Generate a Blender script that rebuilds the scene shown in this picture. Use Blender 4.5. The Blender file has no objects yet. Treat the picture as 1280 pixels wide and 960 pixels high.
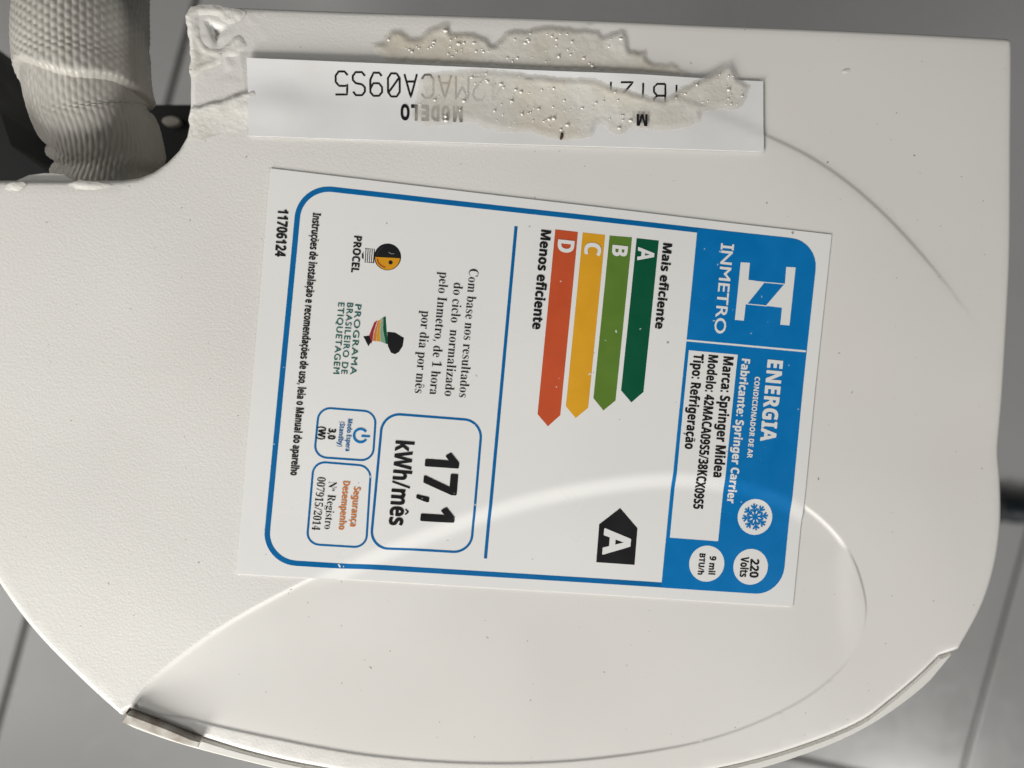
import bpy, math, random, os
import numpy as np
from mathutils import Vector, Matrix, noise
from mathutils.geometry import delaunay_2d_cdt

random.seed(7)
SC = bpy.context.scene
COL = SC.collection
R = math.radians

# ------------------------------------------------------------------ camera
F, CX, CY = 930.0, 640.0, 480.0            # focal length in pixels of the 1280x960 photograph
HC = 0.73                                  # height of the upright unit's end cap above the floor
DC = 0.1806                                # camera height above the end cap
nrm = np.array([0.1092919, -0.0298069, 0.9935627])      # cap normal seen from the camera
ax = np.array([1.0, 0, 0]) - nrm * nrm[0]; ax /= np.linalg.norm(ax)
ay = np.cross(nrm, ax)
M = np.array([ax, ay, nrm])                # camera axes -> world axes
cam = bpy.data.cameras.new('camera')
cam.sensor_width = 36.0; cam.lens = 36.0 * F / 1280.0
cam.clip_start = 0.005; cam.clip_end = 60.0
cam.dof.use_dof = True; cam.dof.focus_distance = 0.182; cam.dof.aperture_fstop = 9.0
camo = bpy.data.objects.new('camera', cam); COL.objects.link(camo)
camo.matrix_world = Matrix.Translation((0, 0, HC + DC)) @ Matrix([[M[i][j] for j in range(3)] for i in range(3)]).to_4x4()
SC.camera = camo

# ------------------------------------------------------------------ window light and added fill lamps
world = bpy.data.worlds.new('World'); SC.world = world; world.use_nodes = True
bg = world.node_tree.nodes['Background']
bg.inputs[0].default_value = (0.95, 0.97, 1.0, 1); bg.inputs[1].default_value = 0.04

def area(name, loc, target, size, power, col):
    l = bpy.data.lights.new(name, 'AREA'); l.shape = 'RECTANGLE'
    l.size, l.size_y = size; l.energy = power; l.color = col
    o = bpy.data.objects.new(name, l); COL.objects.link(o)
    o.location = loc
    o.rotation_euler = (Vector(target) - Vector(loc)).to_track_quat('-Z', 'Y').to_euler()
    return o
area('window_light', (2.45, -2.5, 2.45), (0, 0, HC), (0.55, 0.55), 44, (1.0, 0.98, 0.95))
area('near_fill_light', (-.36, -0.58, HC + .28), (-.05, 0, HC), (0.3, 0.3), 5.6, (1.0, 0.98, 0.94))  # added fill lamp close by, makes the cap brighter towards the lower left
area('side_fill_light', (-2.35, -0.1, 2.5), (-.3, 0, .4), (3.4, 1.0), 30, (1.0, 0.97, 0.92))  # strip lamp added to brighten the floor and cap on the left
vs = SC.view_settings
vs.view_transform = 'Standard'; vs.look = 'None'; vs.exposure = 0.22; vs.gamma = 1.0; vs.use_curve_mapping = False

# ------------------------------------------------------------------ helpers
def P(px, py, dz=0.0):
    """photo pixel -> world point on the horizontal plane dz above the end cap"""
    d = M @ np.array([(px - CX) / F, -(py - CY) / F, -1.0])
    t = (dz - DC) / d[2]
    return np.array([t * d[0], t * d[1], HC + dz])
def PL(pts, dz=0.0): return np.array([P(x, y, dz)[:2] for x, y in pts])
def sm(a, b, x):
    t = np.clip((x - a) / (b - a), 0, 1); return t * t * (3 - 2 * t)
def spline(pts, closed=False, step=0.0015):
    pts = np.asarray(pts, float); n = len(pts); out = []
    rng = range(n if closed else n - 1)
    for i in rng:
        if closed: a, b, c, d = pts[(i-1) % n], pts[i], pts[(i+1) % n], pts[(i+2) % n]
        else: a, b, c, d = pts[max(i-1, 0)], pts[i], pts[i+1], pts[min(i+2, n-1)]
        k = max(2, int(np.linalg.norm(c - b) / step))
        for j in range(k):
            t = j / k
            out.append(0.5 * (2*b + (c-a)*t + (2*a-5*b+4*c-d)*t*t + (3*b-a-3*c+d)*t**3))
    if not closed: out.append(pts[-1])
    return np.array(out)
def resample(pts, step, closed=True):
    pts = np.asarray(pts, float); out = []; n = len(pts)
    for i in range(n if closed else n - 1):
        a, b = pts[i], pts[(i+1) % n]; k = max(1, int(math.ceil(np.linalg.norm(b - a) / step)))
        out += [a + (b - a) * j / k for j in range(k)]
    if not closed: out.append(pts[-1])
    return np.array(out)
def pdist(p, line, closed=False):
    a = line if closed else line[:-1]; b = np.roll(line, -1, 0) if closed else line[1:]
    best = np.full(len(p), 1e9)
    for s, e in zip(a, b):
        d = e - s; L = d @ d
        if L < 1e-14: continue
        t = np.clip(((p - s) @ d) / L, 0, 1)
        best = np.minimum(best, np.linalg.norm(p - s - t[:, None] * d, axis=1))
    return best
def inside(p, poly):
    x, y = p[:, 0], p[:, 1]; r = np.zeros(len(p), bool); n = len(poly)
    for i in range(n):
        a, b = poly[i], poly[i-1]
        if a[1] == b[1]: continue
        c = ((a[1] > y) != (b[1] > y)) & (x < (b[0]-a[0]) * (y-a[1]) / (b[1]-a[1]) + a[0])
        r ^= c
    return r
def offset(poly, d):
    """closed polygon moved by d to its left side"""
    t = np.roll(poly, -1, 0) - np.roll(poly, 1, 0); t /= np.linalg.norm(t, axis=1)[:, None] + 1e-12
    return poly + np.c_[-t[:, 1], t[:, 0]] * d
def ccw(poly):
    x, y = poly[:, 0], poly[:, 1]
    return poly if (x * np.roll(y, -1) - y * np.roll(x, -1)).sum() > 0 else poly[::-1]
def grid_in(poly, sp):
    lo, hi = poly.min(0), poly.max(0)
    X, Y = np.meshgrid(np.arange(lo[0], hi[0], sp), np.arange(lo[1], hi[1], sp))
    X[::2] += sp * 0.5
    g = np.c_[X.ravel(), Y.ravel()]
    return g[inside(g, poly)]
def cdt(poly, pts):
    n = len(poly)
    vs_, es, fs, *_ = delaunay_2d_cdt([Vector(v) for v in poly] + [Vector(v) for v in pts],
                                      [(i, (i+1) % n) for i in range(n)], [], 1, 1e-7)
    return np.array([tuple(v) for v in vs_]), [list(f) for f in fs]

ROOT = np.zeros(3)                          # world position of the thing being built
def link(name, me, parent):
    o = bpy.data.objects.new(name, me); COL.objects.link(o)
    if parent is not None: o.parent = parent
    return o
def mesh(name, verts, faces, mat, parent=None, smooth=True, org=None):
    me = bpy.data.meshes.new(name)
    v = np.asarray(verts, float) - (ROOT if org is None else org)
    me.from_pydata(v.tolist(), [], faces); me.update()
    if smooth: me.polygons.foreach_set('use_smooth', [True] * len(me.polygons))
    if mat: me.materials.append(mat)
    return link(name, me, parent)
def tag(o, label=None, cat=None, group=None, kind=None):
    for k, v in (('label', label), ('category', cat), ('group', group), ('kind', kind)):
        if v: o[k] = v
    return o
def empty(name, loc):
    o = bpy.data.objects.new(name, None); COL.objects.link(o); o.location = loc; o.empty_display_size = .05
    return o
def prism(name, poly, z0, z1, mat, parent, chamfer=0.0, smooth=False):
    """closed solid with outline poly between heights z0 (bottom) and z1 (top)"""
    poly = ccw(np.asarray(poly, float)); n = len(poly)
    rings = [(poly, z0), (poly, z1 - chamfer)]
    if chamfer: rings.append((offset(poly, chamfer), z1))
    v = []; f = []
    for p, z in rings: v += [(x, y, z) for x, y in p]
    for k in range(len(rings) - 1):
        f += [[k*n+i, k*n+(i+1) % n, (k+1)*n+(i+1) % n, (k+1)*n+i] for i in range(n)]
    f += [list(range((len(rings)-1)*n, len(rings)*n)), list(range(n))[::-1]]
    return mesh(name, v, f, mat, parent, smooth)

# ------------------------------------------------------------------ materials
def material(name, col, rough=.5, spec=.5, grain=None, var=None, specks=None, coat=0.0, alpha=None, sub=0.0, attr=None, metal=0.0):
    m = bpy.data.materials.new(name); m.use_nodes = True
    nt = m.node_tree; N, L = nt.nodes, nt.links
    b = N['Principled BSDF']
    b.inputs['Base Color'].default_value = (*col, 1); b.inputs['Roughness'].default_value = rough
    b.inputs['Specular IOR Level'].default_value = spec; b.inputs['Coat Weight'].default_value = coat
    b.inputs['Metallic'].default_value = metal
    if sub: b.inputs['Subsurface Weight'].default_value = sub; b.inputs['Subsurface Radius'].default_value = (.004, .003, .002); b.inputs['Subsurface Scale'].default_value = 1
    tc = N.new('ShaderNodeTexCoord')
    def noi(scale, detail=3, dist=0.0):
        n = N.new('ShaderNodeTexNoise'); n.inputs['Scale'].default_value = scale; n.inputs['Detail'].default_value = detail
        n.inputs['Distortion'].default_value = dist
        L.new(tc.outputs['Object'], n.inputs['Vector']); return n
    src = None
    if var:                                  # (scale, colour, amount)
        n = noi(var[0], 4, .4); r = N.new('ShaderNodeMapRange')
        r.inputs[1].default_value = .35; r.inputs[2].default_value = .7; r.inputs[4].default_value = var[2]
        L.new(n.outputs[0], r.inputs[0])
        x = N.new('ShaderNodeMix'); x.data_type = 'RGBA'
        x.inputs[6].default_value = (*col, 1); x.inputs[7].default_value = (*var[1], 1)
        L.new(r.outputs[0], x.inputs[0]); src = x.outputs[2]
    if specks:                               # list of (scale, size, density, colour)
        for (sc, size, dens, sc_col) in specks:
            v = N.new('ShaderNodeTexVoronoi'); v.voronoi_dimensions = '2D'; v.inputs['Scale'].default_value = sc
            wn = noi(900, 2); wm = N.new('ShaderNodeVectorMath'); wm.operation = 'MULTIPLY_ADD'; wm.inputs[1].default_value = (.0012,) * 3
            L.new(wn.outputs['Color'], wm.inputs[0]); L.new(tc.outputs['Object'], wm.inputs[2])
            L.new(wm.outputs[0], v.inputs['Vector'])
            sp = N.new('ShaderNodeSeparateColor'); L.new(v.outputs['Color'], sp.inputs[0])
            # cells picked at random, each speck its own size
            k = N.new('ShaderNodeMapRange'); k.inputs[1].default_value = 1 - dens; k.inputs[2].default_value = 1
            k.inputs[3].default_value = 0; k.inputs[4].default_value = size
            L.new(sp.outputs[0], k.inputs[0])
            d = N.new('ShaderNodeMath'); d.operation = 'SUBTRACT'
            L.new(k.outputs[0], d.inputs[0]); L.new(v.outputs['Distance'], d.inputs[1])
            q = N.new('ShaderNodeMapRange'); q.inputs[1].default_value = 0; q.inputs[2].default_value = size * .5
            q.inputs[4].default_value = .75
            L.new(d.outputs[0], q.inputs[0])
            x = N.new('ShaderNodeMix'); x.data_type = 'RGBA'; x.inputs[7].default_value = (*sc_col, 1)
            if src: L.new(src, x.inputs[6])
            else: x.inputs[6].default_value = (*col, 1)
            L.new(q.outputs[0], x.inputs[0]); src = x.outputs[2]
    if src: L.new(src, b.inputs['Base Color'])
    n = noi(31, 5, .8); q = N.new('ShaderNodeMapRange'); q.inputs[1].default_value = .3; q.inputs[2].default_value = .7
    q.inputs[3].default_value = rough * .82; q.inputs[4].default_value = min(1, rough * 1.22)
    L.new(n.outputs[0], q.inputs[0]); L.new(q.outputs[0], b.inputs['Roughness'])      # uneven sheen from handling
    prev = None
    for (sc, strength, dist) in (grain or []):
        n = noi(sc, 2); bp = N.new('ShaderNodeBump')
        bp.inputs['Strength'].default_value = strength; bp.inputs['Distance'].default_value = dist
        L.new(n.outputs[0], bp.inputs['Height'])
        if attr:                             # mesh attribute that says where the moulded grain is
            a = N.new('ShaderNodeAttribute'); a.attribute_name = attr
            k = N.new('ShaderNodeMath'); k.operation = 'MULTIPLY'; k.inputs[1].default_value = strength
            L.new(a.outputs['Fac'], k.inputs[0]); L.new(k.outputs[0], bp.inputs['Strength'])
        if prev: L.new(prev, bp.inputs['Normal'])
        prev = bp.outputs[0]
    if prev: L.new(prev, b.inputs['Normal'])
    if alpha:                                # (scale, low, high): patchy translucency
        n = noi(alpha[0], 3, .5); r = N.new('ShaderNodeMapRange')
        r.inputs[1].default_value = .35; r.inputs[2].default_value = .62
        r.inputs[3].default_value = alpha[1]; r.inputs[4].default_value = alpha[2]
        a = N.new('ShaderNodeAttribute'); a.attribute_name = 'thick'; k = N.new('ShaderNodeMath'); k.operation = 'MULTIPLY'
        L.new(n.outputs[0], r.inputs[0]); L.new(r.outputs[0], k.inputs[0]); L.new(a.outputs['Fac'], k.inputs[1]); L.new(k.outputs[0], b.inputs['Alpha'])
    return m

SPK = [(170, .04, .30, (.24, .21, .17)), (75, .024, .35, (.22, .19, .15)), (40, .016, .35, (.12, .10, .08))]
M_cap = material('white_abs_plastic', (.755, .745, .715), .40, .5, grain=[(1700, .42, .00013), (500, .08, .0002)],
                 var=(14, (.73, .71, .675), .7), specks=SPK, attr='grain')
M_case = material('white_casing_plastic', (.76, .75, .71), .35, .5, grain=[(500, .15, .0001)])
M_paper = material('label_film', (.82, .815, .80), .30, .5, grain=[(90, .12, .0003)],
                   specks=[(140, .035, .22, (.3, .28, .24)), (60, .025, .3, (.15, .13, .1))])
M_paper2 = material('model_label_film', (.80, .80, .80), .35, .5, grain=[(120, .2, .0004)], var=(60, (.74, .73, .71), .8))
SPW = [(150, .05, .25, (.75, .75, .72)), (400, .1, .05, (.7, .7, .66))]
def ink(name, c): return material(name, c, .34, .45, specks=SPW, var=(160, tuple(min(1, k * 1.12 + .004) for k in c), .7))
M_blue = ink('blue_ink', (.0, .17, .47)); M_line = ink('blue_line_ink', (.0, .13, .36))
M_black = ink('black_ink', (.012, .012, .013)); M_white = material('white_ink', (.80, .80, .785), .32, .5)
M_green = ink('dark_green_ink', (.002, .088, .04)); M_lime = ink('mid_green_ink', (.11, .21, .03))
M_yel = ink('amber_ink', (.72, .36, .022)); M_red = ink('red_ink', (.55, .088, .03))
M_orange = ink('orange_ink', (.62, .20, .04)); M_teal = ink('teal_ink', (.012, .13, .11)); M_gold = ink('gold_ink', (.66, .30, .012))
M_wine = ink('wine_ink', (.32, .03, .04)); M_pale = ink('pale_green_ink', (.22, .38, .24))
M_fade = material('worn_black_ink', (.045, .045, .045), .5, .3)
M_faint = material('faded_ink', (.30, .30, .29), .5, .3)
M_putty = material('dried_adhesive', (.77, .755, .71), .36, .5, grain=[(420, .35, .0004), (1300, .25, .0002)],
                   var=(55, (.66, .60, .49), .85), specks=[(300, .10, .12, (.22, .17, .11))], alpha=(75, .86, 1.0), coat=.15)
M_smear = material('scuffed_plastic', (.77, .76, .72), .30, .5, grain=[(700, .5, .0004)], coat=.15, var=(150, (.66, .63, .57), .7), specks=[(300, .12, .15, (.14, .11, .08))])
M_bub = material('adhesive_bubble', (.74, .72, .67), .30, .5, coat=.3)
M_brown = material('brown_grit', (.06, .025, .015), .7)
M_foam = material('grey_foam_wrap', (.52, .50, .46), .34, .45, var=(70, (.42, .40, .355), .8), grain=[(700, .25, .0003)])
M_dark = material('dark_grey_plastic', (.055, .052, .046), .55, .4, grain=[(300, .2, .0004)])
M_blk = material('black_plastic', (.008, .008, .009), .5, .4)
M_grey = material('grey_plastic', (.38, .36, .32), .5, .4)
M_tab = material('grimy_white_plastic', (.62, .60, .55), .4, .5, var=(260, (.28, .22, .16), .9))
M_tile = material('polished_porcelain', (.45, .45, .45), .24, .5, grain=[(25, .05, .0008)], var=(3.5, (.40, .395, .39), .9))
M_grout = material('dark_grout', (.07, .066, .06), .9, .2)
M_rub = material('dark_rubber', (.012, .02, .026), .5, .4)

# ------------------------------------------------------------------ floor: 60 cm tiles
g0, g1 = P(30, 785, -HC), P(0, 905, -HC)
gd = (g1 - g0)[:2]; gd /= np.linalg.norm(gd)
gd = np.array([math.cos(R(-105.4)), math.sin(R(-105.4))])
gn = np.array([-gd[1], gd[0]])
floor = mesh('floor', [(-4, -4, -.004), (4, -4, -.004), (4, 4, -.004), (-4, 4, -.004)], [[0, 1, 2, 3]], M_grout, None, False, np.zeros(3))
tag(floor, 'polished grey porcelain tile floor with dark grout lines', None, kind='structure')
TS, GW = 1.20, .0065
h = TS / 2 - GW / 2; ch = .0012
tme = bpy.data.meshes.new('tile')
tv = [(sx*h, sy*h, z) for z in (-.008, -ch) for sx, sy in ((-1,-1),(1,-1),(1,1),(-1,1))] + [(sx*(h-ch), sy*(h-ch), 0) for sx, sy in ((-1,-1),(1,-1),(1,1),(-1,1))]
tf = [[8, 9, 10, 11]] + [[a*4+i, a*4+(i+1) % 4, (a+1)*4+(i+1) % 4, (a+1)*4+i] for a in (0, 1) for i in range(4)]
tme.from_pydata(tv, [], tf); tme.update(); tme.materials.append(M_tile)
base = g0[:2]                               # a point on one grout line
perp = P(0, 724, -HC)[:2]                 # the crossing grout line, hidden below the unit
u0 = base @ gn; w0 = perp @ gd
for i in range(-3, 3):
    for j in range(-3, 3):
        o = link('tile', tme, floor)
        c = gn * (u0 + (i + .5) * TS) + gd * (w0 + (j + .5) * TS)
        o.location = (c[0], c[1], random.uniform(-.0003, .0003)); o.rotation_euler = (0, 0, math.atan2(gd[1], gd[0]))

# ------------------------------------------------------------------ the unit: outline of its end cap
lower_edge = [(1175, 821), (1149, 847), (1111, 879), (1074, 905), (1005, 933), (914, 959), (800, 978), (660, 985), (520, 978), (400, 961), (319, 944), (244, 921)]
def sp_px(q): return [tuple(v) for v in spline(np.array(q, float), step=9)]
out_px = ([(236, 5), (400, 10.5), (620, 18), (820, 25.5), (1000, 33), (1140, 39.5), (1240, 45), (1262, 46.5), (1267, 51)] +
          sp_px([(1266.5, 160), (1265, 300), (1261.7, 383), (1255.5, 500), (1251, 560), (1253, 590), (1254, 630), (1253, 660), (1248, 697), (1238, 735), (1224, 769), (1199, 813)]) +
          sp_px(lower_edge) + [(200, 904), (172, 892), (160, 889), (150, 897)] +
          sp_px([(149, 896), (110, 861), (62, 813), (30, 776), (0, 734), (-35, 680), (-66, 610), (-82, 530), (-86, 430), (-86, 300), (-84, 235), (-78, 226)]) +
          [(0, 224), (80, 224.5), (150, 224), (172, 221), (190, 214), (207, 202), (222, 187), (232, 170), (236.5, 150), (237, 105), (236.5, 50)])
OUT = resample(ccw(PL(out_px)), .0022)
ctr = OUT.mean(0)
ROOT = np.array([ctr[0], ctr[1], 0.0])
unit = empty('air_conditioner', tuple(ROOT))
tag(unit, 'white wall air conditioner indoor unit stood on end, energy label on its end cap', 'air conditioner')

# relief of the cap: a leaf-shaped recess and a second faint moulded arc
LEAF = spline(PL([(168, 878), (260, 795), (390, 722), (520, 664), (640, 622), (740, 600), (840, 590), (930, 600), (1005, 632), (1058, 684), (1081, 745), (1078, 790), (1050, 838), (985, 885), (880, 926), (740, 949), (600, 954), (460, 944), (330, 921), (240, 900)]), True)
LEAF = ccw(LEAF)
LEAF_UP = spline(PL([(168, 878), (260, 795), (390, 722), (520, 664), (640, 622), (740, 600), (840, 590), (930, 600), (1005, 632), (1050, 672)]))
LEAF_LOW = spline(PL([(1066, 694), (1081, 745), (1078, 790), (1050, 838), (985, 885), (880, 926), (740, 949), (600, 954), (460, 944), (330, 921), (240, 900), (172, 880)]))
ARC = spline(PL([(700, 78), (800, 106), (880, 136), (955, 168), (1010, 195), (1060, 229), (1110, 273), (1155, 322), (1195, 372), (1225, 415)]))
ARC_N = len(ARC)
DEEP = .0009; XR = P(1074, 720)[0]
def leaf_d(p):
    d = pdist(p, LEAF, True); return np.where(inside(p, LEAF), d, -d)
def arc_h(p):
    d = np.full(len(p), 1e9); idx = np.zeros(len(p), int); side = np.zeros(len(p))
    for k in range(ARC_N - 1):
        a, b = ARC[k], ARC[k+1]; e = b - a; t = np.clip(((p - a) @ e) / (e @ e), 0, 1)
        q = p - a - t[:, None] * e; dd = np.linalg.norm(q, axis=1); m = dd < d
        d[m] = dd[m]; idx[m] = k; side[m] = (e[0] * q[m, 1] - e[1] * q[m, 0])
    s = idx / ARC_N
    fade = sm(0, .25, s) * (1 - sm(.72, 1, s))
    dd = np.where(side < 0, d, -d)              # positive on the lower-left side
    return .00030 * fade * sm(-.0007, .0007, dd) * np.exp(-(np.maximum(dd, 0) / .022) ** 2)
def tri_dent(p):
    a, b, c = PL([(252, 21), (285, 33), (270, 62)]); h = np.full(len(p), 1e9)
    for s, e in ((a, b), (b, c), (c, a)):
        d = (e - s) / np.linalg.norm(e - s)
        h = np.minimum(h, -(d[0] * (p[:, 1]-s[1]) - d[1] * (p[:, 0]-s[0])))
    return -.0030 * sm(0, .0030, h)
CH = {}
def cap_z(p, wide=False):
    ld = leaf_d(p)
    du, dl = pdist(p, LEAF_UP), pdist(p, LEAF_LOW)
    k = (1 - .45 * sm(.035, .085, p[:, 0]) - 1.35 * sm(XR - .006, XR, p[:, 0]) * sm(-.085, -.058, p[:, 1])) * (.30 + .70 * sm(.02, .75, dl / (dl + du + 1e-9)))
    w = .0046 if wide else np.where(dl < du, .00036, .00075)
    z = -DEEP * k * sm(-.0003, w, np.where(ld > -.0003, ld, -.0003))
    return z + arc_h(p) * (.8 if wide else 1)
pts = [grid_in(OUT, .0019)]
curves = []
for d in (-.0008, -.00045, -.0002, 0, .0002, .00045, .0008, .0012): curves.append(resample(offset(LEAF, d), .0014))
t = np.gradient(ARC, axis=0); t /= np.linalg.norm(t, axis=1)[:, None]
for d in (-.0008, -.0004, 0, .0004, .0008): curves.append(ARC + np.c_[-t[:, 1], t[:, 0]] * d)
for d in (.0004, .0009, .0015): curves.append(offset(OUT, d))
curves = np.vstack(curves)
g = pts[0]
keep = (np.abs(leaf_d(g)) > .0018) & (pdist(g, OUT, True) > .0022) & (pdist(g, ARC) > .0014)
dent_zone = grid_in(PL([(242, 14), (330, 14), (330, 100), (242, 100)]), .0006)
dent_zone = dent_zone[(pdist(dent_zone, OUT, True) > .0018)]
allp = np.vstack([g[keep], curves, dent_zone])
allp = allp[inside(allp, offset(OUT, .0002))]
V2, FC = cdt(OUT, allp)
de = pdist(V2, OUT, True)
edge = np.clip(1 - de / .0014, 0, 1)
wav = np.array([noise.noise((x * 28, y * 28, 1.7)) for x, y in V2]) * .00035
fine = np.array([max(0, noise.noise((x * 380, y * 380, 3.1))) for x, y in V2]) * .0003
zone = (1 - sm(.008, .016, pdist(V2, PL([(240, 12), (262, 60), (250, 110)]))))
zc = cap_z(V2) - .0013 * (1 - np.sqrt(np.maximum(0, 1 - edge ** 2))) + wav + tri_dent(V2) + fine * zone
cv = np.c_[V2, zc + HC]
nb = len(cv)
# the cap's side wall, running down from the outline
okeys = {(round(x, 7), round(y, 7)): i for i, (x, y) in enumerate(V2)}
ring = [min(range(1), key=lambda _: 0) if False else okeys.get((round(x, 7), round(y, 7))) for x, y in OUT]
if any(r is None for r in ring):
    ring = [int(np.argmin(((V2 - q) ** 2).sum(1))) for q in OUT]
inn = offset(OUT, .0006)
cv = np.vstack([cv, np.c_[inn, np.full(len(OUT), HC - .012)]])
n = len(OUT)
FC += [[ring[i], nb + i, nb + (i+1) % n, ring[(i+1) % n]] for i in range(n)]
cap = mesh('end_cap', cv, FC, M_cap, unit)
at = cap.data.attributes.new('grain', 'FLOAT', 'POINT')
gl = np.concatenate([1 - .9 * sm(-.0005, .0015, leaf_d(V2)), np.ones(n)])
px_y = np.concatenate([V2[:, 0], inn[:, 0]])
gl = gl * (1 - .93 * sm(-.02, .075, px_y))       # the moulded grain wears smooth towards the unit's top
at.data.foreach_set('value', gl.astype(np.float32))
cap['label'] = 'white plastic end cap with leaf-shaped recess and pipe notch'

# casing below the cap, standing on the floor
cas = offset(OUT, .0012)
prism('casing', resample(cas, .004), .0, HC - .0105, M_case, unit)

# front panel whose rim shows along the curved front
inner = spline(PL([(1177, 824), (1150.5, 849), (1112.5, 881), (1075, 907.2), (1006, 935.3), (914, 961.3), (800, 980.3), (660, 987.3), (520, 980.3), (400, 963.3), (321, 946.8), (248, 925.5), (200, 908), (162, 894)]), step=.003)
outer = spline(PL([(1192, 819), (1167, 851), (1130, 882), (1080, 914), (1014, 943), (920, 971), (800, 991), (660, 998), (520, 991), (400, 975), (322, 958), (229, 934), (165, 912), (151, 903)]), step=.003)
fp = np.vstack([inner, outer[::-1]])
prism('front_panel', fp, .002, HC - .0006, M_case, unit, chamfer=.0004)
# catch tab at the corner of the front panel: stands above the cap
tb = [P(*q, .0020)[:2] for q in [(151, 903), (159, 892.5), (172, 897), (204, 909), (240, 924), (250, 927), (247, 935), (229, 931), (196, 919.5), (164, 907.5)]]
prism('catch_tab', np.array(tb), HC - .006, HC + .0020, M_tab, unit, chamfer=.0003)
sl = [P(*q, -.004)[:2] for q in [(160, 890), (240, 922), (236, 928), (163, 905)]]
prism('catch_slot', np.array(sl), HC - .010, HC - .004, M_dark, unit)
jd = [P(*q, -.0004)[:2] for q in [(159, 888.5), (172, 891.5), (204, 905), (244, 921.5), (243, 925.5), (203, 909.5), (171, 897), (160, 893)]]
prism('joint_dirt', np.array(jd), HC - .004, HC + .0003, M_brown, unit)
# worn chips at the corner beside the notch
# rear pipe channel seen through the notch
bl = [P(*q, -.075)[:2] for q in [(180, 131), (250, 131), (250, 240), (150, 240)]]
prism('rear_channel', np.array(bl), .02, HC - .075, M_blk, unit)
pl1 = [P(*q, -.10)[:2] for q in [(-60, 20), (0, 68), (38, 100), (110, 160), (110, 240), (-60, 240)]]
prism('rear_bracket', np.array(pl1), .02, HC - .10, M_dark, unit)
pl2 = [P(*q, -.055)[:2] for q in [(-60, 20), (0, 141), (14, 182), (75, 226), (75, 240), (-60, 240)]]
prism('rear_bracket', np.array(pl2), .10, HC - .055, M_blk, unit)
fl = [P(*q, -.0016)[:2] for q in [(20, 226), (36, 219), (56, 216.5), (80, 217.5), (92, 226)]]
prism('notch_flange', np.array(fl), HC - .004, HC - .0016, M_case, unit)
# screw head down in the channel
sc_ = P(213, 150, -.072); a = [(.0030 * math.cos(k * math.pi / 8), .0016 * math.sin(k * math.pi / 8)) for k in range(16)]
prism('screw', np.array([sc_[:2] + np.array(q) for q in a]), HC - .076, HC - .0725, M_grey, unit, chamfer=.0005)

# ------------------------------------------------------------------ labels
TH = .00026
def lab_z(p): return cap_z(p, True) + np.array([noise.noise((x * 28, y * 28, 1.7)) for x, y in p]) * .00035 + TH
def film(name, poly, zf, mat, parent, sp=.0022, skirt=0.0):
    if name in ('energy_label', 'header_panel', 'model_panel', 'round_badge', 'header_rule', 'divider_line'): sp = .0008
    poly = ccw(np.asarray(poly, float)); poly = resample(poly, sp)
    g = grid_in(poly, sp); 
    if len(g): g = g[pdist(g, poly, True) > sp * .35]
    v, f = cdt(poly, g)
    vv = np.c_[v, zf(v) + HC]
    if skirt:
        nb = len(vv); n = len(poly); rg = list(range(n))
        vv = np.vstack([vv, vv[rg], vv[rg] - [0, 0, skirt]])
        f += [[nb + i, nb + n + i, nb + n + (i+1) % n, nb + (i+1) % n] for i in range(n)]
    return mesh(name, vv, f, mat, parent, smooth=not skirt or True)
def strip(name, a, b, zf, mat, parent, closed=True):
    n = len(a); v = np.vstack([a, b]); f = [[i, (i+1) % n, n + (i+1) % n, n + i] for i in range(n if closed else n - 1)]
    return mesh(name, np.c_[v, zf(v) + HC], f, mat, parent)
def rrect(q, r, inset=0.0, sp=.0018, round_=(1, 1, 1, 1)):
    """rounded quadrilateral through four pixel corners (TL, TR, BR, BL)"""
    q = PL(q); W = np.linalg.norm(q[1] - q[0]); H = np.linalg.norm(q[3] - q[0]); out = []
    cs = [((0, 0), (1, 1), 180), ((W, 0), (-1, 1), 270), ((W, H), (-1, -1), 0), ((0, H), (1, -1), 90)]
    for k, ((x, y), (sx, sy), a0) in enumerate(cs):
        rr = (r if round_[k] else 0) - inset
        if rr <= 0: out.append((x + sx * inset, y + sy * inset)); continue
        cx, cy = x + sx * (rr + inset), y + sy * (rr + inset)
        for j in range(9):
            a = R(a0 + j * 90 / 8); out.append((cx + rr * math.cos(a), cy + rr * math.sin(a)))
    res = []
    for i in range(len(out)):
        a, b = np.array(out[i]), np.array(out[(i+1) % len(out)]); 
        L = np.linalg.norm(b - a); k = max(1, int(round(L / sp))) if L > sp * 2 else 1
        res += [a + (b - a) * j / k for j in range(k)]
    res = np.array(res); u, v = res[:, :1] / W, res[:, 1:] / H
    return (1-u)*(1-v)*q[0] + u*(1-v)*q[1] + u*v*q[2] + (1-u)*v*q[3]
def lvl(k): return lambda p: lab_z(p) + k
L1, L2, L3 = .000025, .00005, .00008

SQ = [(338.7, 211), (1038.3, 293.7), (991, 758), (295.7, 716.6)]
label = film('energy_label', PL(SQ), lab_z, M_paper, unit, .0022, TH * 1.2)
label['label'] = 'white and blue energy efficiency label with coloured rating bars'

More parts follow.
